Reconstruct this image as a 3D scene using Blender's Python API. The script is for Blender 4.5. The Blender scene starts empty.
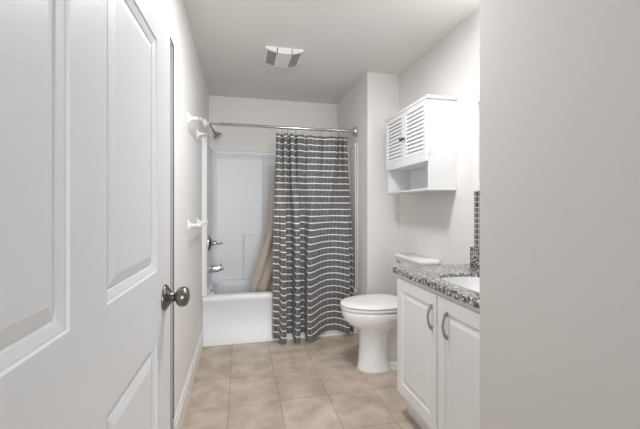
import bpy, bmesh, math, random
from mathutils import Vector, Matrix
PI = math.pi
scene = bpy.context.scene
COL = scene.collection
random.seed(7)

# ---------------------------------------------------------------- camera
H = 2.44
cam_d = bpy.data.cameras.new('camera')
cam_d.sensor_width = 36.0
cam_d.lens = 343.17 / 640 * 36
cam_d.shift_y = -7.0 / 640
cam_d.clip_start = 0.02
cam = bpy.data.objects.new('camera', cam_d)
COL.objects.link(cam)
cam.location = (0, 0, 1.22)
cam.rotation_euler = (PI / 2, 0, -math.atan(79.56 / 343.17))
scene.camera = cam

# ---------------------------------------------------------------- world, lights, exposure
world = bpy.data.worlds.new('world')
scene.world = world
world.use_nodes = True
bg = world.node_tree.nodes['Background']
bg.inputs[0].default_value = (0.97, 0.985, 1.0, 1)
WORLD_S = 0.12
bg.inputs[1].default_value = WORLD_S
VANITY_GLOW = 20.0
def area(name, loc, rot, sx, sy, power, color=(0.965, 0.98, 1.0)):
    d = bpy.data.lights.new(name, 'AREA')
    d.shape = 'RECTANGLE'; d.size = sx; d.size_y = sy; d.energy = power; d.color = color
    o = bpy.data.objects.new(name, d); COL.objects.link(o)
    o.location = loc; o.rotation_euler = rot
    return o
# added frontal fill from an unseen source, well behind the open doorway
FRONT_FILL_W, CEILING_FILL_W = 185.0, 17.0
area('added_front_fill', (0.2, -4.2, 1.35), (PI / 2, 0, 0), 3.2, 2.0, FRONT_FILL_W)
# added fill light under the ceiling, unseen above the frame
area('added_ceiling_fill', (0.45, 1.70, H - 0.045), (0, 0, 0), 0.26, 0.26, CEILING_FILL_W)
vs = scene.view_settings
scene.display_settings.display_device = 'sRGB'
vs.view_transform = 'Standard'
vs.look = 'None'
vs.gamma = 1.0
vs.use_curve_mapping = False
vs.exposure = 0.15

# ---------------------------------------------------------------- materials
def lin(c):
    return tuple(((v / 255) / 12.92 if v <= 10.3 else ((v / 255 + 0.055) / 1.055) ** 2.4) for v in c)
def mat(name, rgb, rough=0.5, metal=0.0, noise=0.0, nscale=30.0, bump=0.0, bscale=200.0, coat=0.0, trans=0.0):
    m = bpy.data.materials.new(name); m.use_nodes = True
    nt = m.node_tree; b = nt.nodes['Principled BSDF']
    c = lin(rgb)
    b.inputs['Roughness'].default_value = rough
    b.inputs['Metallic'].default_value = metal
    b.inputs['Coat Weight'].default_value = coat
    b.inputs['Transmission Weight'].default_value = trans
    tc = nt.nodes.new('ShaderNodeTexCoord')
    n = nt.nodes.new('ShaderNodeTexNoise'); n.inputs['Scale'].default_value = nscale; n.inputs['Detail'].default_value = 4
    nt.links.new(tc.outputs['Object'], n.inputs['Vector'])
    mx = nt.nodes.new('ShaderNodeMix'); mx.data_type = 'RGBA'
    mx.inputs[6].default_value = tuple(max(0, v * (1 - noise)) for v in c) + (1,)
    mx.inputs[7].default_value = tuple(min(1, v * (1 + noise)) for v in c) + (1,)
    nt.links.new(n.outputs[0], mx.inputs[0])
    nt.links.new(mx.outputs[2], b.inputs['Base Color'])
    if bump:
        n2 = nt.nodes.new('ShaderNodeTexNoise'); n2.inputs['Scale'].default_value = bscale
        nt.links.new(tc.outputs['Object'], n2.inputs['Vector'])
        bp = nt.nodes.new('ShaderNodeBump'); bp.inputs['Strength'].default_value = bump; bp.inputs['Distance'].default_value = 0.002
        nt.links.new(n2.outputs[0], bp.inputs['Height'])
        nt.links.new(bp.outputs[0], b.inputs['Normal'])
    return m
M = {}
M['wall'] = mat('wall_paint', (237, 234, 231), 0.75, noise=0.01, nscale=3, bump=0.15, bscale=350)
M['wall_shaded'] = mat('wall_paint_shaded', (216, 212, 208), 0.75, noise=0.01, nscale=3, bump=0.15, bscale=350)  # room wall paint darkened to carry the near wall's shade
M['bright_nickel'] = mat('bright_nickel', (205, 204, 203), 0.3, metal=1.0, noise=0.03)
M['ceiling'] = mat('ceiling_paint', (240, 237, 234), 0.85, noise=0.01, nscale=3, bump=0.15, bscale=250)
M['door'] = mat('door_paint', (226, 227, 228), 0.42, noise=0.008, nscale=4, bump=0.05, bscale=120)
M['trim'] = mat('trim_paint', (238, 237, 234), 0.38, noise=0.01)
M['cabinet'] = mat('cabinet_paint', (240, 240, 240), 0.35, noise=0.008)
M['porcelain'] = mat('porcelain', (244, 244, 243), 0.12, noise=0.004, coat=0.4)
M['acrylic'] = mat('tub_acrylic', (232, 234, 236), 0.38, noise=0.006, nscale=2, coat=0.04)
M['chrome'] = mat('chrome', (190, 190, 192), 0.14, metal=1.0, noise=0.03)
M['nickel'] = mat('brushed_nickel', (128, 124, 119), 0.3, metal=1.0, noise=0.08, nscale=60)
M['pewter'] = mat('pewter', (165, 163, 163), 0.42, metal=0.8, noise=0.08, nscale=60)
M['plastic'] = mat('white_plastic', (240, 240, 238), 0.3, noise=0.01)
M['clear_plastic'] = mat('clear_plastic', (225, 228, 230), 0.12, noise=0.01, trans=0.6)
M['fan_grille'] = mat('fan_mesh', (160, 158, 155), 0.7, noise=0.25, nscale=260)
M['liner'] = mat('liner_fabric', (190, 177, 162), 0.7, noise=0.04, nscale=8)
M['dark'] = mat('dark_gap', (60, 58, 56), 0.8, noise=0.05)
M['mirror'] = mat('mirror_glass', (225, 228, 228), 0.02, metal=1.0, noise=0.0)
M['knob_dark'] = mat('dark_bronze', (70, 66, 62), 0.35, metal=0.9, noise=0.05)

def glow_mat(name, rgb, s):
    m = bpy.data.materials.new(name); m.use_nodes = True
    b = m.node_tree.nodes['Principled BSDF']
    b.inputs['Base Color'].default_value = (1, 1, 1, 1)
    b.inputs['Emission Color'].default_value = lin(rgb) + (1,)
    b.inputs['Emission Strength'].default_value = s
    return m
M['globe'] = glow_mat('lit_globe', (249, 251, 255), VANITY_GLOW)
M['added_lens'] = glow_mat('added_lit_lens', (255, 249, 240), 2.0)  # glow of the added ceiling lamp

def granite():
    m = bpy.data.materials.new('granite'); m.use_nodes = True
    nt = m.node_tree; N = nt.nodes; L = nt.links; b = N['Principled BSDF']
    tc = N.new('ShaderNodeTexCoord')
    v = N.new('ShaderNodeTexVoronoi'); v.inputs['Scale'].default_value = 135
    L.new(tc.outputs['Object'], v.inputs['Vector'])
    sep = N.new('ShaderNodeSeparateColor'); L.new(v.outputs['Color'], sep.inputs[0])
    n = N.new('ShaderNodeTexNoise'); n.inputs['Scale'].default_value = 55; n.inputs['Detail'].default_value = 3
    L.new(tc.outputs['Object'], n.inputs['Vector'])
    ad = N.new('ShaderNodeMath'); ad.operation = 'MULTIPLY_ADD'
    L.new(n.outputs[0], ad.inputs[0]); ad.inputs[1].default_value = 0.9; L.new(sep.outputs[0], ad.inputs[2])
    sb = N.new('ShaderNodeMath'); sb.operation = 'SUBTRACT'; L.new(ad.outputs[0], sb.inputs[0]); sb.inputs[1].default_value = 0.45
    r = N.new('ShaderNodeValToRGB'); r.color_ramp.interpolation = 'CONSTANT'
    e = r.color_ramp.elements
    e[0].position = 0.0; e[0].color = lin((38, 37, 37)) + (1,)
    e[1].position = 0.30; e[1].color = lin((96, 93, 91)) + (1,)
    for p, c in ((0.50, (150, 147, 145)), (0.70, (190, 188, 186)), (0.90, (226, 225, 224))):
        q = e.new(p); q.color = lin(c) + (1,)
    L.new(sb.outputs[0], r.inputs[0]); L.new(r.outputs[0], b.inputs['Base Color'])
    b.inputs['Roughness'].default_value = 0.1
    b.inputs['IOR'].default_value = 1.85
    return m
M['granite'] = granite()

TILE_X, TILE_Y = 0.3117, 0.365
def floor_mat():
    m = bpy.data.materials.new('floor_tile'); m.use_nodes = True
    nt = m.node_tree; N = nt.nodes; L = nt.links; b = N['Principled BSDF']
    tc = N.new('ShaderNodeTexCoord')
    mp = N.new('ShaderNodeMapping'); mp.inputs['Location'].default_value = (0.0705 + TILE_X * 6, -1.801 + TILE_Y * 8, 0)
    L.new(tc.outputs['Object'], mp.inputs['Vector'])
    br = N.new('ShaderNodeTexBrick'); br.offset = 0.0; br.squash = 1.0
    br.inputs['Scale'].default_value = 1.0
    br.inputs['Brick Width'].default_value = TILE_X; br.inputs['Row Height'].default_value = TILE_Y
    br.inputs['Mortar Size'].default_value = 0.0035; br.inputs['Mortar Smooth'].default_value = 0.3
    br.inputs['Bias'].default_value = 0.0
    br.inputs['Color1'].default_value = lin((198, 182, 167)) + (1,)
    br.inputs['Color2'].default_value = lin((207, 192, 178)) + (1,)
    br.inputs['Mortar'].default_value = lin((178, 161, 146)) + (1,)
    L.new(mp.outputs[0], br.inputs['Vector'])
    n = N.new('ShaderNodeTexNoise'); n.inputs['Scale'].default_value = 6.5; n.inputs['Detail'].default_value = 5; n.inputs['Roughness'].default_value = 0.55
    L.new(tc.outputs['Object'], n.inputs['Vector'])
    r = N.new('ShaderNodeValToRGB'); e = r.color_ramp.elements
    e[0].position = 0.34; e[0].color = (0.74, 0.71, 0.68, 1); e[1].position = 0.66; e[1].color = (1.06, 1.06, 1.06, 1)
    L.new(n.outputs[0], r.inputs[0])
    mx = N.new('ShaderNodeMix'); mx.data_type = 'RGBA'; mx.blend_type = 'MULTIPLY'; mx.inputs[0].default_value = 1
    L.new(br.outputs['Color'], mx.inputs[6]); L.new(r.outputs[0], mx.inputs[7])
    L.new(mx.outputs[2], b.inputs['Base Color'])
    b.inputs['Roughness'].default_value = 0.42
    bp = N.new('ShaderNodeBump'); bp.inputs['Strength'].default_value = 0.5; bp.inputs['Distance'].default_value = 0.002; bp.invert = True
    L.new(br.outputs['Fac'], bp.inputs['Height']); L.new(bp.outputs[0], b.inputs['Normal'])
    return m
M['floor'] = floor_mat()

def mosaic_mat():
    m = bpy.data.materials.new('mosaic_tile'); m.use_nodes = True
    nt = m.node_tree; N = nt.nodes; L = nt.links; b = N['Principled BSDF']
    tc = N.new('ShaderNodeTexCoord')
    sx = N.new('ShaderNodeSeparateXYZ'); L.new(tc.outputs['Object'], sx.inputs[0])
    cx = N.new('ShaderNodeCombineXYZ')
    L.new(sx.outputs['Y'], cx.inputs['X']); L.new(sx.outputs['Z'], cx.inputs['Y'])
    br = N.new('ShaderNodeTexBrick'); br.offset = 0.0
    br.inputs['Scale'].default_value = 1.0
    br.inputs['Brick Width'].default_value = 0.033; br.inputs['Row Height'].default_value = 0.033
    br.inputs['Mortar Size'].default_value = 0.0024; br.inputs['Mortar Smooth'].default_value = 0.1
    br.inputs['Color1'].default_value = lin((78, 78, 80)) + (1,)
    br.inputs['Color2'].default_value = lin((118, 117, 116)) + (1,)
    br.inputs['Mortar'].default_value = lin((214, 212, 208)) + (1,)
    L.new(cx.outputs[0], br.inputs['Vector']); L.new(br.outputs['Color'], b.inputs['Base Color'])
    b.inputs['Roughness'].default_value = 0.2
    return m
M['mosaic'] = mosaic_mat()

STRIPE = 0.0625
def curtain_mat():
    m = bpy.data.materials.new('striped_fabric'); m.use_nodes = True
    nt = m.node_tree; N = nt.nodes; L = nt.links; b = N['Principled BSDF']
    uv = N.new('ShaderNodeUVMap')
    sx = N.new('ShaderNodeSeparateXYZ'); L.new(uv.outputs[0], sx.inputs[0])
    fr = N.new('ShaderNodeMath'); fr.operation = 'FRACT'
    dv = N.new('ShaderNodeMath'); dv.operation = 'DIVIDE'; L.new(sx.outputs['Y'], dv.inputs[0]); dv.inputs[1].default_value = STRIPE
    L.new(dv.outputs[0], fr.inputs[0])
    r = N.new('ShaderNodeValToRGB'); r.color_ramp.interpolation = 'LINEAR'; e = r.color_ramp.elements
    e[0].position = 0.0; e[0].color = (1, 1, 1, 1); e[1].position = 0.09; e[1].color = (1, 1, 1, 1)
    for p, v in ((0.13, 0.0), (0.95, 0.0), (0.985, 1.0)):
        q = e.new(p); q.color = (v, v, v, 1)
    L.new(fr.outputs[0], r.inputs[0])
    mp = N.new('ShaderNodeMapping'); mp.inputs['Scale'].default_value = (260, 26, 1)
    L.new(uv.outputs[0], mp.inputs[0])
    n = N.new('ShaderNodeTexNoise'); n.inputs['Scale'].default_value = 1.0; n.inputs['Detail'].default_value = 3
    L.new(mp.outputs[0], n.inputs['Vector'])
    r2 = N.new('ShaderNodeValToRGB'); e2 = r2.color_ramp.elements
    e2[0].position = 0.32; e2[0].color = lin((66, 65, 65)) + (1,); e2[1].position = 0.68; e2[1].color = lin((132, 131, 130)) + (1,)
    L.new(n.outputs[0], r2.inputs[0])
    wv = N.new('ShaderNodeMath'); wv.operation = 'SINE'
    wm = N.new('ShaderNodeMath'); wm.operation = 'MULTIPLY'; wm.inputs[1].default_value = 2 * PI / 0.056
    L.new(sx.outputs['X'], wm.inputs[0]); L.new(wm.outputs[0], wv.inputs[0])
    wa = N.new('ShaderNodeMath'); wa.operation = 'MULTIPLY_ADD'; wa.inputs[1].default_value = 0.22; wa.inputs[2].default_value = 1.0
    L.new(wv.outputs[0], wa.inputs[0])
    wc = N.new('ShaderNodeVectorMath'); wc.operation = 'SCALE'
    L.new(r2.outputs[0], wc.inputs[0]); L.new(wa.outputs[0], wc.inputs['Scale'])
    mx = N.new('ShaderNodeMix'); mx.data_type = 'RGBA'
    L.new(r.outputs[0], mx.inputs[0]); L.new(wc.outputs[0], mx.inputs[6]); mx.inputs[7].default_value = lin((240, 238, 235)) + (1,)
    L.new(mx.outputs[2], b.inputs['Base Color'])
    b.inputs['Roughness'].default_value = 0.85
    b.inputs['Sheen Weight'].default_value = 0.1
    return m
M['curtain'] = curtain_mat()

# ---------------------------------------------------------------- mesh helpers
def box(bm, x0, x1, y0, y1, z0, z1, bev=0.0, seg=2):
    vs_ = [bm.verts.new((x, y, z)) for z in (z0, z1) for y in (y0, y1) for x in (x0, x1)]
    fs = [bm.faces.new([vs_[i] for i in q]) for q in ((0, 2, 3, 1), (4, 5, 7, 6), (0, 1, 5, 4), (2, 6, 7, 3), (0, 4, 6, 2), (1, 3, 7, 5))]
    if bev:
        es = list({e for f in fs for e in f.edges})
        bmesh.ops.bevel(bm, geom=es, offset=bev, segments=seg, affect='EDGES', profile=0.5)
    return bm
def loft(bm, rings, cap0=True, cap1=True, close=True):
    R = [[bm.verts.new(p) for p in r] for r in rings]
    n = len(R[0])
    for a, b in zip(R, R[1:]):
        for i in range(n if close else n - 1):
            j = (i + 1) % n
            try: bm.faces.new((a[i], a[j], b[j], b[i]))
            except ValueError: pass
    if cap0: bm.faces.new(R[0][::-1])
    if cap1: bm.faces.new(R[-1])
    return R
def lathe(bm, prof, origin, axis, n=28):
    ax = Vector(axis).normalized()
    u = ax.orthogonal().normalized(); v = ax.cross(u)
    o = Vector(origin)
    rings = []
    for r, t in prof:
        r = max(r, 0.0002)
        rings.append([o + ax * t + u * (r * math.cos(2 * PI * i / n)) + v * (r * math.sin(2 * PI * i / n)) for i in range(n)])
    loft(bm, rings)
def tube(bm, pts, rad, n=12, flat=1.0):
    pts = [Vector(p) for p in pts]
    rings = []; u = None
    for i, p in enumerate(pts):
        t = (pts[min(i + 1, len(pts) - 1)] - pts[max(i - 1, 0)]).normalized()
        if u is None: u = t.orthogonal().normalized()
        u = (u - t * u.dot(t)).normalized(); v = t.cross(u)
        r = rad[i] if isinstance(rad, (list, tuple)) else rad
        rings.append([p + u * (r * math.cos(2 * PI * k / n)) + v * (r * flat * math.sin(2 * PI * k / n)) for k in range(n)])
    loft(bm, rings)
def torus_loop(bm, pts, rad, n=8):
    pts = [Vector(p) for p in pts]; m = len(pts); rings = []
    nrm = (pts[1] - pts[0]).cross(pts[m // 3] - pts[0]).normalized()
    for i, p in enumerate(pts):
        t = (pts[(i + 1) % m] - pts[i - 1]).normalized(); v = nrm.cross(t)
        rings.append([p + nrm * (rad * math.cos(2 * PI * k / n)) + v * (rad * math.sin(2 * PI * k / n)) for k in range(n)])
    rings.append(rings[0])
    loft(bm, rings, False, False)
    bmesh.ops.remove_doubles(bm, verts=bm.verts, dist=1e-6)
def roundrect(x0, x1, y0, y1, r, z, n=6):
    out = []
    for cx, cy, a0 in ((x1 - r, y1 - r, 0), (x0 + r, y1 - r, 90), (x0 + r, y0 + r, 180), (x1 - r, y0 + r, 270)):
        for i in range(n + 1):
            a = math.radians(a0 + 90 * i / n)
            out.append((cx + r * math.cos(a), cy + r * math.sin(a), z))
    return out
def bezier(p0, p1, p2, p3, n=10):
    p0, p1, p2, p3 = map(Vector, (p0, p1, p2, p3))
    return [p0 * (1 - t) ** 3 + p1 * 3 * t * (1 - t) ** 2 + p2 * 3 * t * t * (1 - t) + p3 * t ** 3 for t in [i / n for i in range(n + 1)]]
def obj(name, bm, m, parent=None, smooth=False, angle=35):
    bmesh.ops.recalc_face_normals(bm, faces=bm.faces)
    me = bpy.data.meshes.new(name); bm.to_mesh(me); bm.free()
    me.materials.append(m)
    if smooth:
        for p in me.polygons: p.use_smooth = True
        try: me.set_sharp_from_angle(angle=math.radians(angle))
        except Exception: pass
    o = bpy.data.objects.new(name, me); COL.objects.link(o)
    if parent is not None:
        o.parent = parent
        o.matrix_parent_inverse = Matrix.Translation(-Vector(parent.location)) if not parent.parent else (Matrix.Translation(-Vector(parent.location)))
    return o
def B(): return bmesh.new()
def thing(name, label, cat, loc, group=None):
    o = bpy.data.objects.new(name, None); COL.objects.link(o)
    o.location = loc; o.empty_display_size = 0.05
    o['label'] = label; o['category'] = cat
    if group: o['group'] = group
    return o
def part(name, bm, m, parent, smooth=False, label=None, angle=35):
    # meshes are modelled in world coordinates; put them in the frame of the thing's empty
    root = parent
    off = Vector((0, 0, 0))
    while root is not None:
        off += Vector(root.location); root = root.parent
    bmesh.ops.translate(bm, verts=bm.verts, vec=-off)
    o = obj(name, bm, m, None, smooth, angle)
    o.parent = parent
    if label: o['label'] = label
    return o
def tag(o, label, cat, group=None):
    o['label'] = label; o['category'] = cat
    if group: o['group'] = group
    return o
def struct(name, bm, m, label=None, smooth=False):
    o = obj(name, bm, m, None, smooth); o['kind'] = 'structure'
    if label: o['label'] = label
    return o

# ---------------------------------------------------------------- room numbers
XL, XR, XS = -0.332, 1.42, 1.113        # left wall, right wall, inner face of the tub alcove's end wall
YS, YB, YT = 2.911, 3.91, 3.164         # face of the wing wall, back wall, front of tub
Y0 = -0.45                              # where the entry ends behind the camera
NX, NY = 0.75, 0.96                     # corner of the entry wall beside the vanity
DY0, DY1, DZ = 1.02, 1.88, 2.05         # closet opening in the left wall

b = B(); box(b, XL - 0.62, XR + 0.12, Y0, YB + 0.12, -0.08, 0); struct('floor', b, M['floor'], 'beige square floor tiles with thin grout lines')
b = B(); box(b, XL - 0.62, XR + 0.12, Y0, YB + 0.12, H, H + 0.08); struct('ceiling', b, M['ceiling'], 'plain off-white flat ceiling')
b = B()
box(b, XL - 0.12, XL, Y0, DY0, 0, H); box(b, XL - 0.12, XL, DY1, YB + 0.12, 0, H); box(b, XL - 0.12, XL, DY0, DY1, DZ, H)
struct('wall_left', b, M['wall'], 'off-white left wall running from the doorway to the shower')
b = B(); box(b, XL, XR + 0.12, YB, YB + 0.12, 0, H); struct('wall_back', b, M['wall'], 'off-white wall above the shower surround')
b = B(); box(b, XR, XR + 0.12, NY, YS, 0, H); struct('wall_right', b, M['wall'], 'off-white right wall behind the toilet and vanity')
b = B(); box(b, XS, XR + 0.12, YS, YB, 0, H); struct('wall_alcove', b, M['wall'], 'short wing wall at the right end of the tub')
b = B(); box(b, NX, XR + 0.12, Y0, NY, 0, H); struct('wall_front', b, M['wall_shaded'], 'plain near wall at the right edge, its shade painted into the colour')
# unseen closed door added behind the opening to keep stray light out
b = B(); box(b, XL - 0.155, XL - 0.12, DY0 - 0.05, DY1 + 0.05, 0.0, DZ + 0.05); struct('added_door_2', b, M['door'], 'plain white door slab added unseen in the left wall opening to stop light')

M['jamb_shadow_line'] = mat('jamb_shadow_line', (112, 110, 108), 0.6, noise=0.03)  # dark tone stands in for the shadow line beside the jamb
M['jamb_shade'] = mat('jamb_shade_paint', (196, 195, 193), 0.5, metal=0.0, noise=0.03)  # shade of the jamb and head put into the colour of an added lining
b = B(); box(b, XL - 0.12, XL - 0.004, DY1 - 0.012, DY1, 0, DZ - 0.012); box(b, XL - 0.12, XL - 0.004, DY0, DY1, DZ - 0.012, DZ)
struct('shade_lining', b, M['jamb_shade'], 'lining of the left wall opening with its shade painted in grey')
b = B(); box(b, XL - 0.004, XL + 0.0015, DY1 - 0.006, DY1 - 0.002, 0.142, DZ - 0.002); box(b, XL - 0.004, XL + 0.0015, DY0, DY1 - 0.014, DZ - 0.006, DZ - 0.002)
struct('shadow_strip', b, M['jamb_shadow_line'], 'thin dark strip painted as a shadow line along the left wall opening')
# ---------------------------------------------------------------- baseboards and trim
def baseboard(name, x0, x1, y0, y1, h, label, cap):
    b = B()
    box(b, x0, x1, y0, y1, 0, h * 0.8, 0.002)
    (ax0, ax1, ay0, ay1) = cap
    box(b, ax0, ax1, ay0, ay1, h * 0.78, h, 0.002)
    return struct(name, b, M['trim'], label)
baseboard('baseboard_left', XL, XL + 0.014, DY1 - 0.016, YT - 0.002, 0.14, 'white baseboard along the left wall up to the tub', (XL, XL + 0.009, DY1 - 0.016, YT - 0.002))
baseboard('baseboard_back', XS, XR, YS - 0.014, YS, 0.14, 'white baseboard on the wing wall behind the toilet', (XS, XR, YS - 0.009, YS))
baseboard('baseboard_right', XR - 0.014, XR, 1.92, YS - 0.014, 0.14, 'white baseboard behind the toilet on the right wall', (XR - 0.009, XR, 1.92, YS - 0.014))
baseboard('baseboard_front', NX - 0.014, NX, Y0, NY, 0.14, 'white baseboard on the near wall at right', (NX - 0.009, NX, Y0, NY))
b = B()
box(b, XL + 0.014, XS - 0.002, YT - 0.016, YT - 0.001, 0, 0.018, 0.005, 3)
struct('trim_1', b, M['trim'], 'thin white quarter round along the foot of the tub')

# ---------------------------------------------------------------- open six panel door in the foreground
DT = 0.03                                # slope of the leaf against the left wall
dlen = 1.07
du = Vector((-DT, -1, 0)).normalized()   # from free edge back to the hinge
dn = Vector((1, -DT, 0)).normalized()    # towards the room
dorg = Vector((-0.2302, 1.235, 0))
def dpt(s, z, d): 
    p = dorg + du * s + dn * d
    return (p.x, p.y, z)
def panel_grid(bm, P, W, Hh, rects, prof, z0, thick):
    """front face of a slab with moulded panels; P(s,z,d) maps to space"""
    ss = sorted({0, W} | {r[0] for r in rects} | {r[1] for r in rects})
    zs = sorted({z0, Hh} | {r[2] for r in rects} | {r[3] for r in rects})
    V = {}
    def v(s, z):
        k = (round(s, 5), round(z, 5))
        if k not in V: V[k] = bm.verts.new(P(s, z, 0))
        return V[k]
    for i in range(len(ss) - 1):
        for j in range(len(zs) - 1):
            cs, cz = (ss[i] + ss[i + 1]) / 2, (zs[j] + zs[j + 1]) / 2
            if any(r[0] < cs < r[1] and r[2] < cz < r[3] for r in rects): continue
            bm.faces.new((v(ss[i], zs[j]), v(ss[i + 1], zs[j]), v(ss[i + 1], zs[j + 1]), v(ss[i], zs[j + 1])))
    for r in rects:
        rings = []
        for ins, dep in prof:
            a, b_, c, d = r[0] + ins, r[1] - ins, r[2] + ins, r[3] - ins
            rings.append([P(a, c, dep), P(b_, c, dep), P(b_, d, dep), P(a, d, dep)])
        loft(bm, rings, False, True)
    # sides and back
    f = [P(0, z0, 0), P(W, z0, 0), P(W, Hh, 0), P(0, Hh, 0)]
    k = [P(0, z0, -thick), P(W, z0, -thick), P(W, Hh, -thick), P(0, Hh, -thick)]
    fv = [bm.verts.new(p) for p in f]; kv = [bm.verts.new(p) for p in k]
    for i in range(4):
        j = (i + 1) % 4
        bm.faces.new((fv[i], fv[j], kv[j], kv[i]))
    bm.faces.new(kv[::-1])
    bmesh.ops.remove_doubles(bm, verts=bm.verts, dist=1e-5)
def ds(y): return (1.235 - y) * math.sqrt(1 + DT * DT)
s0, s1, s2, s3 = ds(1.075), ds(0.722), ds(0.587), ds(0.587) + 0.30
rects = []
for za, zb in ((0.22, 0.83), (1.035, 1.705), (1.828, 1.955)):
    rects.append((s0, s1, za, zb)); rects.append((s2, s3, za, zb))
DPROF = [(0, 0), (0.0025, -0.004), (0.006, -0.0042), (0.020, -0.0085), (0.022, -0.0125), (0.026, -0.0125), (0.028, -0.009), (0.050, -0.003), (0.053, -0.003)]
b = B(); panel_grid(b, dpt, dlen, 2.03, rects, DPROF, 0.012, 0.035)
door = obj('door_1', b, M['door']); door['kind'] = 'structure'; door['label'] = 'open white six-panel door filling the left foreground'; door['category'] = 'door'
kc = dorg + du * ds(1.162)
b = B()
lathe(b, [(0.0405, 0.0), (0.041, 0.003), (0.039, 0.006), (0.031, 0.011), (0.022, 0.017), (0.016, 0.023), (0.0145, 0.028)], (kc.x, kc.y, 0.937), dn, 36)
rose = obj('knob_rosette', b, M['nickel'], None, True, 50); rose.parent = door; rose['label'] = 'brushed nickel rosette'
b = B()
lathe(b, [(0.0125, 0.024), (0.0125, 0.030), (0.016, 0.034), (0.024, 0.038), (0.0295, 0.045), (0.0315, 0.054), (0.030, 0.063), (0.025, 0.069), (0.014, 0.073), (0.006, 0.0738), (0.0045, 0.0725), (0.001, 0.0725)], (kc.x, kc.y, 0.937), dn, 36)
kn = obj('door_knob', b, M['nickel'], None, True, 50); kn.parent = door; kn['label'] = 'brushed nickel round knob'

# ---------------------------------------------------------------- shower surround (white acrylic walls around the tub)
e = 0.004
def u_plan(t, r, z, x0=XL + e - 0.002, x1=XS - e + 0.002, y0=YT, y1=YB - e + 0.002, n=6):
    """closed outline of a U: outer wall line then the rounded inner line"""
    out = [(x0, y0, z), (x0, y1, z), (x1, y1, z), (x1, y0, z)]
    xi0, xi1, yi = x0 + t, x1 - t, y1 - t
    rn = 0.012
    def arc(cx, cy, a0, a1, rr, k):
        return [(cx + rr * math.cos(math.radians(a0 + (a1 - a0) * i / k)), cy + rr * math.sin(math.radians(a0 + (a1 - a0) * i / k)), z) for i in range(k + 1)]
    inner = arc(xi1 - rn, y0 + rn, 270, 360, rn, 3)[::-1]
    inner = [(xi1 - 0, y0 + 0.0, z)] + [(xi1, y0 + 0.05, z)]
    inner += arc(xi1 - r, yi - r, 0, 90, r, n) + arc(xi0 + r, yi - r, 90, 180, r, n)
    inner += [(xi0, y0 + 0.05, z), (xi0, y0, z)]
    return out + inner
sr = thing('shower_surround', 'glossy white moulded shower wall panels above the bathtub', 'shower wall', (XL + 0.02, YB - 0.02, 0.44))
b = B()
loft(b, [u_plan(0.026, 0.07, 0.4375), u_plan(0.026, 0.07, 1.80), u_plan(0.034, 0.07, 1.808), u_plan(0.034, 0.07, 1.832), u_plan(0.024, 0.07, 1.84)])
part('wall_panel', b, M['acrylic'], sr, True)
for xa, xb in ((XL + 0.022, XL + 0.044), (XS - 0.027, XS - 0.004)):
    b = B(); box(b, xa, xb, YT - 0.0, YT + 0.05, 0.4375, 1.85, 0.009, 3)
    part('edge_flange', b, M['acrylic'], sr, True)
b = B()
yb = YB - 0.026
rg = []
for ins, dd in ((0, 0.0), (0.0, 0.045), (0.012, 0.055)):
    rg.append([(0.03 + ins, yb - dd, 0.4375), (0.95 - ins, yb - dd, 0.4375), (0.95 - ins, yb - dd, 0.925 - ins), (0.03 + ins, yb - dd, 0.925 - ins)])
loft(b, rg)
part('soap_ledge', b, M['acrylic'], sr, True)
for xa, xb, za, zb in ((-0.262, -0.25, 0.96, 1.80), (0.235, 0.25, 0.96, 1.80)):
    b = B(); box(b, xa, xb, yb - 0.012, yb + 0.002, za, zb, 0.005, 3)
    part('panel_rib', b, M['acrylic'], sr, True)

# ---------------------------------------------------------------- bathtub
tub = thing('bathtub', 'white alcove bathtub partly behind the striped curtain', 'bathtub', (0.39, YT, 0))
bx0, bx1, by0, by1 = XL + e, XS - e, YT, YB - e
b = B()
rings = [roundrect(bx0, bx1, by0, by1, 0.004, 0.001), roundrect(bx0, bx1, by0, by1, 0.004, 0.06),
         roundrect(bx0, bx1, by0 + 0.012, by1, 0.004, 0.075), roundrect(bx0, bx1, by0 + 0.012, by1, 0.004, 0.37), roundrect(bx0, bx1, by0, by1, 0.004, 0.385),
         roundrect(bx0, bx1, by0, by1, 0.004, 0.415), roundrect(bx0 + .002, bx1 - .002, by0 + 0.006, by1 - .002, 0.006, 0.430), roundrect(bx0 + .006, bx1 - .006, by0 + 0.018, by1 - .006, 0.01, 0.436),
         roundrect(bx0 + .040, bx1 - .11, by0 + 0.075, by1 - .075, 0.12, 0.436), roundrect(bx0 + .048, bx1 - .125, by0 + 0.09, by1 - .09, 0.12, 0.428),
         roundrect(bx0 + .058, bx1 - .18, by0 + 0.105, by1 - .105, 0.13, 0.33), roundrect(bx0 + .085, bx1 - .30, by0 + 0.14, by1 - .14, 0.12, 0.12),
         roundrect(bx0 + .17, bx1 - .36, by0 + 0.18, by1 - .18, 0.10, 0.085), roundrect(bx0 + .3, bx1 - .5, by0 + 0.27, by1 - .27, 0.05, 0.08)]
loft(b, rings)
part('tub_body', b, M['acrylic'], tub, True, angle=50)
b = B()
lathe(b, [(0.001, 0), (0.036, 0.0), (0.037, 0.012), (0.032, 0.022), (0.010, 0.026), (0.006, 0.028), (0.001, 0.028)], (-0.275, 3.53, 0.374), (1, 0, 0.15), 24)
part('overflow_plate', b, M['chrome'], tub, True, 'chrome round overflow plate')

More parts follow.
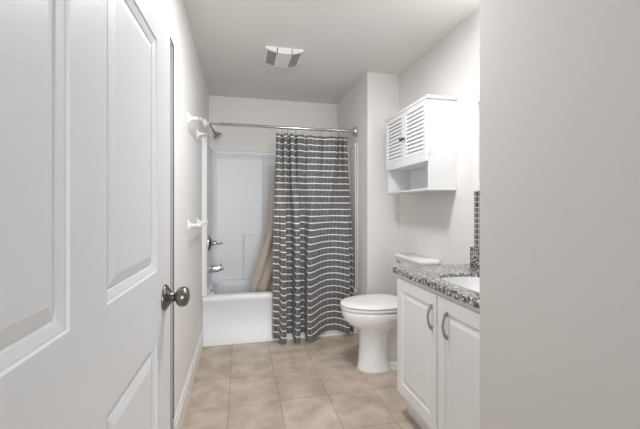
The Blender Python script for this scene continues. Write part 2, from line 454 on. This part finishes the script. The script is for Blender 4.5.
# ---------------------------------------------------------------- shower fittings on the left wall panel
WX = XL + 0.028
t = thing('shower_valve', 'chrome shower valve with lever above the tub spout', 'faucet', (WX, 3.53, 0.87))
b = B(); lathe(b, [(0.001, 0), (0.084, 0), (0.084, 0.006), (0.076, 0.018), (0.05, 0.030), (0.034, 0.036), (0.001, 0.036)], (WX, 3.53, 0.87), (1, 0, 0), 32)
part('escutcheon', b, M['chrome'], t, True)
b = B(); lathe(b, [(0.024, 0.028), (0.026, 0.045), (0.024, 0.065), (0.016, 0.072), (0.001, 0.073)], (WX, 3.53, 0.87), (1, 0, 0), 24)
tube(b, [(WX + 0.055, 3.53, 0.868), (WX + 0.09, 3.525, 0.862), (WX + 0.135, 3.52, 0.868)], [0.014, 0.010, 0.007], 12)
part('lever', b, M['chrome'], t, True)
t = thing('tub_spout', 'chrome tub spout low on the shower wall', 'spout', (WX, 3.53, 0.62))
b = B()
rg = []
for x, w, h0, h1 in ((0, .028, .578, .65), (.03, .029, .58, .65), (.08, .027, .585, .648), (.125, .023, .60, .637), (.14, .018, .605, .628)):
    rg.append([(WX + x, y - 3.5 + 3.53, z) for (y, z) in [(3.5 + w * c, (h0 + h1) / 2 + (h1 - h0) / 2 * s) for c, s in [(math.copysign(abs(math.cos(q)) ** .6, math.cos(q)), math.copysign(abs(math.sin(q)) ** .6, math.sin(q))) for q in [2 * PI * i / 20 for i in range(20)]]]])
loft(b, rg)
part('spout_body', b, M['chrome'], t, True)
b = B(); lathe(b, [(0.005, 0), (0.005, 0.018), (0.008, 0.02), (0.008, 0.028), (0.001, 0.03)], (WX + 0.115, 3.53, 0.634), (0, 0, 1), 14)
part('diverter_knob', b, M['chrome'], t, True)
t = thing('wall_shower', 'chrome shower head on a bent arm beside the curtain rod', 'shower head', (WX, 3.53, 2.05))
XA = XL
b = B(); lathe(b, [(0.001, 0.0), (0.032, 0.0), (0.030, 0.006), (0.015, 0.014), (0.012, 0.016), (0.001, 0.016)], (XA, 3.53, 2.05), (1, 0, 0), 24)
part('arm_flange', b, M['chrome'], t, True)
arm = bezier((XA + 0.01, 3.53, 2.05), (XA + 0.035, 3.53, 2.055), (XA + 0.045, 3.53, 2.03), (XA + 0.075, 3.53, 1.972))
b = B(); tube(b, arm, 0.0095, 12); part('shower_arm', b, M['chrome'], t, True)
hd = Vector((0.62, -0.12, -0.78)).normalized()
b = B(); lathe(b, [(0.013, -0.012), (0.015, 0.004), (0.013, 0.014), (0.020, 0.022), (0.040, 0.052), (0.047, 0.062), (0.047, 0.070), (0.042, 0.074), (0.001, 0.074)], (XA + 0.075, 3.53, 1.972), hd, 28)
part('spray_head', b, M['chrome'], t, True)

# ---------------------------------------------------------------- curtain rod, rings, curtain, liner
RY, RZ = YT + 0.04, 1.968
rod = thing('curtain_rod', 'chrome tension shower curtain rod spanning the tub alcove', 'curtain rod', (0.39, RY, RZ))
b = B(); tube(b, [(XL + 0.002, RY, RZ), (-0.19, RY, RZ)], 0.0105, 16); tube(b, [(-0.19, RY, RZ), (-0.184, RY, RZ), (XS - 0.002, RY, RZ)], [0.0105, 0.0135, 0.0135], 16)
part('rod_tube', b, M['chrome'], rod, True)
for sx, xx in ((1, XL + 0.001), (-1, XS - 0.001)):
    b = B(); lathe(b, [(0.001, 0), (0.042, 0), (0.044, 0.006), (0.042, 0.026), (0.034, 0.036), (0.024, 0.042), (0.017, 0.044), (0.017, 0.056), (0.001, 0.056)], (xx, RY, RZ), (sx, 0, 0), 28)
    part('end_flange', b, M['bright_nickel'] if sx < 0 else M['plastic'], rod, True)

CT_TOP = 1.902
def sm(x): x = max(0, min(1, x)); return x * x * (3 - 2 * x)
TOP_PLAN = [(.322, 0), (.333, -.035), (.355, -.04), (.362, .025), (.384, .027), (.391, -.037), (.42, -.042), (.428, .03), (.448, .03), (.455, -.037), (.485, -.042), (.493, .03), (.512, .03), (.52, -.034), (.56, -.008), (.597, .004),
            (.603, .028), (.613, .028), (.619, .0), (.70, .006), (.752, .010), (.757, .032), (.767, .032), (.772, .006), (.86, .004), (.897, -.024), (.908, .024), (.921, .024), (.930, -.026), (.944, -.026), (.952, .026), (.964, .026), (.972, -.026), (.988, -.026), (.998, .02), (1.018, .02)]
LOW_PLAN = [(.285, .015), (.31, -.004), (.338, .0), (.350, -.070), (.376, -.088), (.400, -.075), (.402, .050), (.468, .050), (.474, -.070), (.500, -.090), (.524, -.075), (.527, .050), (.582, .050), (.586, -.072), (.612, -.082), (.66, -.050), (.72, .002), (.79, .040),
            (.87, .046), (.93, .022), (.985, -.022), (1.003, -.02), (1.010, .02), (1.026, .02), (1.034, -.012), (1.047, .0)]
def resample(pl, n, blur):
    d = [0]
    for p, q in zip(pl, pl[1:]): d.append(d[-1] + math.hypot(q[0] - p[0], q[1] - p[1]))
    out = []; k = 0
    for i in range(n + 1):
        t = d[-1] * i / n
        while k < len(pl) - 2 and d[k + 1] < t: k += 1
        f = (t - d[k]) / (d[k + 1] - d[k])
        out.append((pl[k][0] + f * (pl[k + 1][0] - pl[k][0]), pl[k][1] + f * (pl[k + 1][1] - pl[k][1])))
    for _ in range(blur):
        out = [out[0]] + [((a_[0] + 2 * b_[0] + c_[0]) / 4, (a_[1] + 2 * b_[1] + c_[1]) / 4) for a_, b_, c_ in zip(out, out[1:], out[2:])] + [out[-1]]
    return out
NS, NZ = 400, 64
PT, PL = resample(TOP_PLAN, NS, 4), resample(LOW_PLAN, NS, 7)
def curtain_pt(i, j):
    s, q = i / NS, j / NZ
    w = sm(q * 1.5)
    x = PT[i][0] * (1 - w) + PL[i][0] * w
    y = PT[i][1] * (1 - w) + PL[i][1] * w
    yc = RY - 0.010 + (YT - 0.064 - RY + 0.010) * sm(q * 1.35)
    yy = yc + y
    if q > 0.70: yy = min(yy, YT - 0.012)
    z = CT_TOP + (0.037 - CT_TOP) * q
    z += (1 - sm(q * 8)) * 0.003 * math.cos(s * 11 * 2 * PI)
    z += sm((q - 0.2) / 0.8) * (yy - yc) * 0.36
    return (x, yy, z), (s * 1.9, CT_TOP * (1 - q) + 0.002)
b = B(); uvl = b.loops.layers.uv.new('UVMap')
G = [[None] * (NS + 1) for _ in range(NZ + 1)]; UV = {}
for j in range(NZ + 1):
    for i in range(NS + 1):
        p, uvv = curtain_pt(i, j)
        vtx = b.verts.new(p); G[j][i] = vtx; UV[vtx] = uvv
for j in range(NZ):
    for i in range(NS):
        f = b.faces.new((G[j][i], G[j + 1][i], G[j + 1][i + 1], G[j][i + 1]))
        for lp in f.loops: lp[uvl].uv = UV[lp.vert]
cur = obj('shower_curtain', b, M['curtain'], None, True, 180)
sol = cur.modifiers.new('thickness', 'SOLIDIFY'); sol.thickness = 0.0016; sol.offset = 0
tag(cur, 'charcoal shower curtain with thin white horizontal stripes', 'shower curtain')

b = B()
NL, NQ = 90, 30
LG = []
for j in range(NQ + 1):
    q = j / NQ; z = 1.90 + (0.30 - 1.90) * q
    xl = 0.335 - 0.065 * sm((1.9 - z) / 0.85)
    if z < 1.0: xl -= 0.175 * ((1.0 - z) / 0.55)
    xr = 1.055 + 0.022 * sm(q * 3)
    if z < 0.6: xr -= 0.10 * sm((0.6 - z) / 0.15)
    xl = max(xl, 0.02)
    row = []
    for i in range(NL + 1):
        s = i / NL
        yc = RY + 0.052 + (0.13 * (1 - sm((s - 0.7) / 0.3) * (1 - sm((q - 0.6) / 0.25))) + 0.012) * sm(q * 1.25)
        row.append(b.verts.new((xl + (xr - xl) * s, yc + 0.010 * (0.5 + q) * math.cos(s * 9 * 2 * PI), z)))
    LG.append(row)
for j in range(NQ):
    for i in range(NL): b.faces.new((LG[j][i], LG[j + 1][i], LG[j + 1][i + 1], LG[j][i + 1]))
ln = obj('shower_liner', b, M['liner'], None, True, 180)
sol = ln.modifiers.new('thickness', 'SOLIDIFY'); sol.thickness = 0.0012; sol.offset = 0
tag(ln, 'beige curtain liner hanging inside the tub behind the striped curtain', 'shower liner')

def ring_mesh(x):
    b = B(); pts = []
    for k in range(24):
        a = 2 * PI * k / 24
        pts.append((x, RY + 0.019 * math.cos(a), RZ - 0.026 + 0.044 * math.sin(a)))
    torus_loop(b, pts, 0.0019, 8)
    return b
ring_x = [0.338, 0.372, 0.400, 0.432, 0.470, 0.510, 0.575, 0.660, 0.755, 0.850, 0.940, 1.020]
RORD = ['first', 'second', 'third', 'fourth', 'fifth', 'sixth', 'seventh', 'eighth', 'ninth', 'tenth', 'eleventh', 'last']
r0 = None
for k, x in enumerate(ring_x):
    lab = 'thin chrome curtain ring, %s from the left on the rod' % RORD[k] if k < 11 else 'thin chrome curtain ring on the rod closest to the right end flange'
    if r0 is None:
        r0 = obj('curtain_ring', ring_mesh(0.0), M['chrome'], None, True, 180); o = r0
    else:
        o = r0.copy(); COL.objects.link(o)
    o.location = (x, 0, 0)
    tag(o, lab, 'curtain ring', 'rings holding the striped curtain')

# ---------------------------------------------------------------- towel bars on the left wall
def towel_bar(z, mt, label, y0=2.36, y1=2.84):
    t = thing('towel_bar', label, 'towel bar', (XL, (y0 + y1) / 2, z), 'towel bars on the left wall')
    for y in (y0, y1):
        b = B()
        rg = []
        for d, hw, hh in ((0, .014, .038), (.004, .014, .038), (.009, .008, .026), (.022, .006, .011), (.055, .006, .009), (.070, .010, .012), (.082, .009, .010)):
            rg.append([(XL + d, y + hw * math.cos(a), z + hh * math.sin(a)) for a in [2 * PI * i / 20 for i in range(20)]])
        loft(b, rg)
        part('bracket', b, M['plastic'], t, True)
    b = B(); tube(b, [(XL + 0.072, y0 - 0.02, z), (XL + 0.072, y1 + 0.02, z)], 0.0085, 14)
    part('bar', b, mt, t, True)
towel_bar(1.80, M['clear_plastic'], 'upper white plastic towel bar on the left wall near the shower head')
towel_bar(1.105, M['plastic'], 'lower white plastic towel bar on the left wall above the door knob')

# ---------------------------------------------------------------- toilet
TC = 2.475
TK = TC - 0.03
toi = thing('toilet', 'white two-piece toilet with closed lid beside the vanity', 'toilet', (XR - 0.35, TC, 0))
def egg(ab, af, hw, z, n=40, back=0.62, dx=0.0):
    """plan outline: a = distance out from the right wall, rounded front and squarer back"""
    ac = ab + (af - ab) * 0.42
    out = []
    for i in range(n):
        q = 2 * PI * i / n
        c, s = math.cos(q), math.sin(q)
        if c >= 0: a = ac + (af - ac) * c; w = hw * s
        else:
            a = ac + (ac - ab) * math.copysign(abs(c) ** back, c); w = hw * math.copysign(abs(s) ** 0.8, s)
        out.append((XR - a, TC + w, z))
    return out
b = B()
loft(b, [egg(.315, .556, .108, .0005), egg(.317, .552, .106, .02), egg(.322, .545, .102, .06), egg(.325, .538, .100, .16), egg(.320, .535, .102, .25), egg(.31, .540, .110, .29), egg(.27, .575, .138, .320),
         egg(.215, .632, .168, .352), egg(.185, .660, .182, .382), egg(.165, .674, .190, .415), egg(.16, .677, .191, .438), egg(.160, .677, .190, .450), egg(.166, .672, .186, .455)])
part('bowl', b, M['porcelain'], toi, True, angle=60)
b = B()
loft(b, [egg(.05, .36, .118, .0005), egg(.05, .36, .116, .045), egg(.052, .355, .095, .055)])
part('foot', b, M['porcelain'], toi, True, angle=40)
b = B()
loft(b, [egg(.055, .385, .072, .050), egg(.06, .385, .075, .12), egg(.065, .385, .082, .20), egg(.065, .385, .090, .27), egg(.06, .385, .100, .33), egg(.05, .385, .110, .385)])
box(b, XR - .30, XR - .012, TC - .125, TC + .125, .385, .4445, .02, 4)
part('trapway', b, M['porcelain'], toi, True, angle=60)
b = B()
loft(b, [egg(.175, .678, .189, .4615), egg(.170, .683, .194, .465), egg(.170, .683, .194, .477), egg(.178, .675, .186, .481)])
part('seat', b, M['plastic'], toi, True, angle=50)
b = B()
loft(b, [egg(.185, .680, .189, .4865), egg(.180, .685, .194, .490), egg(.180, .683, .193, .501), egg(.195, .676, .178, .508), egg(.25, .60, .11, .512)])
part('lid', b, M['plastic'], toi, True, angle=60)
for yy in (-.075, .075):
    b = B(); box(b, XR - .215, XR - .17, TC + yy - .022, TC + yy + .022, .4555, .498, .006, 3)
    part('seat_hinge', b, M['plastic'], toi, True)
b = B()
loft(b, [roundrect(XR - .140, XR - .008, TK - .185, TK + .185, .03, .4455), roundrect(XR - .148, XR - .006, TK - .205, TK + .205, .03, .55), roundrect(XR - .152, XR - .006, TK - .212, TK + .212, .03, .804)])
part('tank', b, M['porcelain'], toi, True, angle=50)
b = B()
loft(b, [roundrect(XR - .158, XR - .003, TK - .220, TK + .220, .03, .8045), roundrect(XR - .163, XR - .002, TK - .225, TK + .225, .03, .810), roundrect(XR - .163, XR - .002, TK - .225, TK + .225, .03, .829), roundrect(XR - .155, XR - .004, TK - .217, TK + .217, .03, .836)])
part('tank_lid', b, M['porcelain'], toi, True, angle=50)
b = B()
lathe(b, [(0.012, 0), (0.012, .012), (0.001, .013)], (XR - .150, TK + .165, .778), (-1, 0, 0), 16)
tube(b, [(XR - .166, TK + .165, .778), (XR - .170, TK + .13, .782), (XR - .168, TK + .095, .776)], [.007, .006, .007], 10)
part('flush_lever', b, M['chrome'], toi, True, 'chrome flush lever')

# ---------------------------------------------------------------- wall cabinet over the toilet
CY0, CY1, CX0 = 2.05, 2.70, 1.215
CZ0, CZ1 = 1.336, 1.965
cab = thing('wall_cabinet', 'white wall cabinet with louvred doors and open shelf over the toilet', 'cabinet', (XR, (CY0 + CY1) / 2, CZ0))
b = B()
box(b, CX0, XR - .001, CY0, CY0 + .016, CZ0 + .014, CZ1 - .022, .001)
box(b, CX0, XR - .001, CY1 - .016, CY1, CZ0 + .014, CZ1 - .022, .001)
box(b, XR - .010, XR - .001, CY0 + .016, CY1 - .016, CZ0 + .014, CZ1 - .022)
box(b, CX0, XR - .010, CY0 + .016, CY1 - .016, CZ1 - .038, CZ1 - .022)
part('carcass', b, M['cabinet'], cab)
b = B(); box(b, CX0 - .020, XR - .001, CY0 - .012, CY1 + .012, CZ1 - .022, CZ1, .004, 2); part('top_board', b, M['cabinet'], cab)
b = B(); box(b, CX0 - .006, XR - .001, CY0 - .004, CY1 + .004, CZ0, CZ0 + .014, .002, 2); part('bottom_shelf', b, M['cabinet'], cab)
b = B(); box(b, CX0 + .002, XR - .010, CY0 + .016, CY1 - .016, 1.531, 1.547); part('middle_shelf', b, M['cabinet'], cab)
mid = (CY0 + CY1) / 2
def louvre_door(y0, y1, hinge_y, knob_y):
    z0, z1 = 1.528, CZ1 - .026
    xf, xb = CX0 - .0185, CX0 - .0015
    st = .036
    b = B()
    box(b, xf, xb, y0, y0 + st, z0, z1, .0015); box(b, xf, xb, y1 - st, y1, z0, z1, .0015)
    box(b, xf, xb, y0 + st, y1 - st, z0, z0 + .062, .0015); box(b, xf, xb, y0 + st, y1 - st, z1 - .034, z1, .0015)
    box(b, xb - .003, xb, y0 + st, y1 - st, z0 + .06, z1 - .03)
    d = part('door', b, M['cabinet'], cab)
    n = 11; za, zb = z0 + .064, z1 - .036
    b = B()
    for k in range(n):
        zc = za + (zb - za) * (k + .5) / n
        h = (zb - za) / n * .455
        p = [(xf + .002, zc - h), (xf + .004, zc - h - .002), (xb - .004, zc + h - .001), (xb - .005, zc + h + .001)]
        loft(b, [[(x, y, z) for x, z in p] for y in (y0 + st - .001, y1 - st + .001)])
    part('louvres', b, M['cabinet'], d)
    b = B(); lathe(b, [(.005, 0), (.005, .008), (.010, .013), (.0115, .019), (.008, .024), (.001, .025)], (xf, knob_y, 1.733), (-1, 0, 0), 18)
    part('knob', b, M['knob_dark'], d, True, 'small dark metal knob')
    return d
louvre_door(CY0 + .001, mid - .0015, CY0, mid - .02)
louvre_door(mid + .0015, CY1 - .001, CY1, mid + .02)
for z in (1.60, 1.845):
    b = B(); box(b, CX0 - .004, CX0 + .022, CY0 - .003, CY0 + .001, z - .024, z + .024, .001); tube(b, [(CX0 - .002, CY0 - .004, z - .024), (CX0 - .002, CY0 - .004, z + .024)], .004, 10)
    part('hinge', b, M['plastic'], cab)

# ---------------------------------------------------------------- vanity
VX, VY0, VY1 = 0.916, NY + .004, 1.885
van = thing('vanity_cabinet', 'white two-door bathroom vanity under the granite top', 'cabinet', ((VX + XR) / 2, (VY0 + VY1) / 2, 0))
b = B(); box(b, VX, XR - .002, VY1 - .016, VY1, .125, .828, .001); box(b, VX, XR - .002, VY0, VY0 + .016, .125, .828, .001)
box(b, VX + .018, XR - .002, VY0 + .016, VY1 - .016, .125, .141); box(b, XR - .012, XR - .002, VY0 + .016, VY1 - .016, .141, .828)
part('carcass', b, M['cabinet'], van)
b = B()
box(b, VX, VX + .018, VY1 - .05, VY1 - .016, .125, .828); box(b, VX, VX + .018, VY0 + .016, VY0 + .05, .125, .828); box(b, VX, VX + .018, 1.435, 1.475, .16, .79)
box(b, VX, VX + .018, VY0 + .05, VY1 - .05, .79, .828); box(b, VX, VX + .018, VY0 + .05, VY1 - .05, .125, .16)
part('face_frame', b, M['cabinet'], van)
b = B(); box(b, VX + .055, VX + .075, VY0 + .01, VY1 - .02, 0.0005, .125); box(b, VX + .075, XR - .002, VY1 - .036, VY1 - .02, 0.0005, .125)
part('toe_kick', b, M['cabinet'], van)
VPROF = [(0, 0), (.003, -.0035), (.010, -.006), (.014, -.006), (.036, -.001), (.040, -.001)]
def vdoor(y0, y1, hy):
    z0, z1 = .145, .805
    fx = VX - .0115
    def P(s, z, d): return (fx - d, y0 + s, z)
    b = B()
    W = y1 - y0
    panel_grid(b, P, W, z1, [(.058, W - .058, z0 + .062, z1 - .062)], VPROF, z0, .0108)
    d = part('door', b, M['cabinet'], van)
    b = B()
    zc = .689
    for sg in (-1, 1):
        box(b, fx - .009, fx + .001, hy - .006, hy + .006, zc + sg * .052 - .010, zc + sg * .052 + .010, .002, 2)
    pts = [(fx - .006, hy, zc - .056), (fx - .012, hy, zc - .046), (fx - .019, hy, zc - .026), (fx - .0235, hy, zc), (fx - .019, hy, zc + .026), (fx - .012, hy, zc + .046), (fx - .006, hy, zc + .056)]
    tube(b, pts, [.005, .0052, .0045, .004, .0045, .0052, .005], 10, 1.25)
    part('handle', b, M['pewter'], d, True, 'arched pewter pull')
vdoor(1.460, 1.876, 1.497)
vdoor(1.030, 1.449, 1.372)

# countertop with a hole for the sink
top = thing('countertop', 'speckled grey granite countertop on the white vanity', 'countertop', (1.15, 1.43, .83))
SXc, SYc, SA, SBb = 1.135, 1.385, 0.152, 0.268
def superell(cx, cy, a, bb, z, n=64, p=3.2):
    out = []
    for i in range(n):
        q = 2 * PI * i / n; c, s = math.cos(q), math.sin(q)
        out.append((cx + a * math.copysign(abs(c) ** (2 / p), c), cy + bb * math.copysign(abs(s) ** (2 / p), s), z))
    return out
def rect_ring(x0, x1, y0, y1, z, cx, cy, n=64):
    out = []
    for i in range(n):
        q = 2 * PI * i / n; c, s = math.cos(q), math.sin(q)
        tx = ((x1 - cx) / c if c > 1e-9 else (x0 - cx) / c if c < -1e-9 else 1e9)
        ty = ((y1 - cy) / s if s > 1e-9 else (y0 - cy) / s if s < -1e-9 else 1e9)
        t_ = min(tx, ty); out.append((cx + c * t_, cy + s * t_, z))
    # snap the nearest sample to each corner
    for X in (x0, x1):
        for Y in (y0, y1):
            k = min(range(n), key=lambda i: (out[i][0] - X) ** 2 + (out[i][1] - Y) ** 2)
            out[k] = (X, Y, z)
    return out
TX0, TX1, TY0, TY1 = .897, XR - .001, NY + .002, 1.925
b = B()
R0 = rect_ring(TX0, TX1, TY0, TY1, .829, SXc, SYc); R1 = rect_ring(TX0, TX1, TY0, TY1, .857, SXc, SYc); R2 = rect_ring(TX0 + .003, TX1, TY0, TY1 - .003, .860, SXc, SYc)
R3 = superell(SXc, SYc, SA + .002, SBb + .002, .860); R4 = superell(SXc, SYc, SA, SBb, .857); R5 = superell(SXc, SYc, SA, SBb, .829)
loft(b, [R0, R1, R2, R3, R4, R5, R0], False, False)
bmesh.ops.remove_doubles(b, verts=b.verts, dist=1e-6)
part('slab', b, M['granite'], top)
b = B(); box(b, XR - .026, XR - .001, TY0, 1.875, .8605, .974, .002); part('backsplash', b, M['granite'], top)
# sink
b = B()
loft(b, [superell(SXc, SYc, SA + .02, SBb + .02, .815), superell(SXc, SYc, SA + .02, SBb + .02, .8285), superell(SXc, SYc, SA - .0006, SBb - .0006, .8285), superell(SXc, SYc, SA - .0006, SBb - .0006, .843), superell(SXc, SYc, SA - .006, SBb - .006, .843), superell(SXc, SYc, SA - .009, SBb - .009, .815),
         superell(SXc, SYc, SA - .02, SBb - .02, .74), superell(SXc, SYc, SA - .05, SBb - .06, .705), superell(SXc, SYc, .03, .03, .70, p=2)], False, True)
b2 = b
loft(b2, [superell(SXc, SYc, SA + .02, SBb + .02, .815), superell(SXc, SYc, SA - .005, SBb - .005, .73), superell(SXc, SYc, SA - .04, SBb - .05, .69), superell(SXc, SYc, .04, .04, .685, p=2)], False, True)
bmesh.ops.remove_doubles(b, verts=b.verts, dist=1e-6)
sk = thing('sink', 'white undermount basin set in the granite countertop', 'sink', (SXc, SYc, .70))
part('basin', b, M['porcelain'], sk, True, angle=50)
b = B(); lathe(b, [(.001, 0), (.028, 0), (.028, .003), (.018, .005), (.001, .004)], (SXc, SYc, .7005), (0, 0, 1), 24); part('drain', b, M['chrome'], sk, True, 'chrome drain')
# faucet, hidden behind the near wall from here
fa = thing('faucet', 'chrome faucet behind the basin', 'faucet', (1.345, SYc, .86))
b = B(); lathe(b, [(.026, 0), (.026, .008), (.018, .014), (.016, .09), (.001, .092)], (1.345, SYc, .8605), (0, 0, 1), 24); tube(b, bezier((1.345, SYc, .93), (1.30, SYc, .985), (1.25, SYc, .985), (1.225, SYc, .945), 10), .011, 14)
part('spout', b, M['chrome'], fa, True)
b = B(); tube(b, [(1.345, SYc, .95), (1.36, SYc, .975), (1.375, SYc - .0, 1.02)], [.010, .007, .006], 12); part('lever', b, M['chrome'], fa, True)

# mosaic strip, mirror, lamp
b = B(); box(b, XR - .008, XR - .001, NY + .003, 1.858, .9745, 1.317); o = obj('mosaic_backsplash', b, M['mosaic']); tag(o, 'dark grey mosaic tile band between granite backsplash and mirror', 'backsplash')
mi = thing('mirror', 'white framed mirror above the vanity at the wall edge', 'mirror', (XR, 1.42, 1.318))
b = B()
mx0, mx1 = XR - .036, XR - .001
box(b, mx0, mx1, 1.03, 1.075, 1.318, 1.896, .003); box(b, mx0, mx1, 1.79, 1.835, 1.318, 1.896, .003)
box(b, mx0, mx1, 1.075, 1.79, 1.318, 1.363, .003); box(b, mx0, mx1, 1.075, 1.79, 1.851, 1.896, .003)
part('frame', b, M['cabinet'], mi)
b = B(); box(b, XR - .020, XR - .012, 1.07, 1.795, 1.358, 1.856); part('glass', b, M['mirror'], mi)
vl = thing('vanity_light', 'three globe vanity lamp over the mirror', 'lamp', (XR, 1.24, 2.18))
b = B(); box(b, XR - .03, XR - .001, 0.99, 1.49, 2.15, 2.23, .006, 3); part('back_plate', b, M['nickel'], vl)
for y in (1.06, 1.24, 1.42):
    b = B(); tube(b, [(XR - .03, y, 2.19), (XR - .10, y, 2.19), (XR - .12, y, 2.21)], .009, 12); a_ = part('arm', b, M['nickel'], vl, True)
    b = B(); lathe(b, [(.012, 0), (.03, .006), (.05, .03), (.058, .058), (.05, .088), (.03, .11), (.001, .118)], (XR - .12, y, 2.21), (0, 0, 1), 24); part('globe', b, M['globe'], vl, True)

# ---------------------------------------------------------------- exhaust fan on the ceiling
FX0, FX1, FY0, FY1 = 0.182, 0.478, 2.615, 2.885
fan = thing('exhaust_fan', 'white ceiling exhaust fan cover with two grey side grilles', 'exhaust fan', ((FX0 + FX1) / 2, (FY0 + FY1) / 2, H))
def fz(x):
    q = (x - FX0) / (FX1 - FX0) * 2 - 1
    return H - 0.012 - 0.034 * (1 - q * q)
b = B()
xs = [FX0 + (FX1 - FX0) * i / 24 for i in range(25)]
prof = [(x, fz(x)) for x in xs] + [(FX1, H - .0005), (FX0, H - .0005)]
loft(b, [[(x, FY0, z) for x, z in prof], [(x, FY1, z) for x, z in prof]])
part('cover', b, M['plastic'], fan, True, angle=30)
W = FX1 - FX0
for xa, xb in ((FX0 + .07 * W, FX0 + .30 * W), (FX0 + .70 * W, FX0 + .93 * W)):
    b = B()
    xx = [xa + (xb - xa) * i / 6 for i in range(7)]
    pr = [(x, fz(x) - .0012) for x in xx] + [(x, fz(x) + .002) for x in xx[::-1]]
    loft(b, [[(x, FY0 + .016, z) for x, z in pr], [(x, FY1 - .02, z) for x, z in pr]])
    part('grille', b, M['fan_grille'], fan, False, 'grey mesh grille')
for xc in (FX0 + .31 * W, FX0 + .69 * W):
    b = B(); box(b, xc - .003, xc + .003, FY0 - .001, FY0 + .010, fz(xc) - .003, H - .004)
    part('clip', b, M['dark'], fan, False, 'dark slot at the grille edge')

# ---------------------------------------------------------------- unseen lamp body added around the ceiling fill light, above the frame
cl = thing('added_ceiling_lamp', 'added round flush ceiling lamp, unseen, for fill light', 'lamp', (0.45, 1.70, H))
b = B(); lathe(b, [(.001, 0), (.17, 0), (.17, .012), (.16, .022), (.001, .022)], (0.45, 1.70, H - .0005), (0, 0, -1), 36); part('added_lamp_base', b, M['nickel'], cl, True)
b = B(); lathe(b, [(.155, .0225), (.155, .03), (.13, .038), (.001, .042)], (0.45, 1.70, H - .0005), (0, 0, -1), 36); part('diffuser', b, M['added_lens'], cl, True)
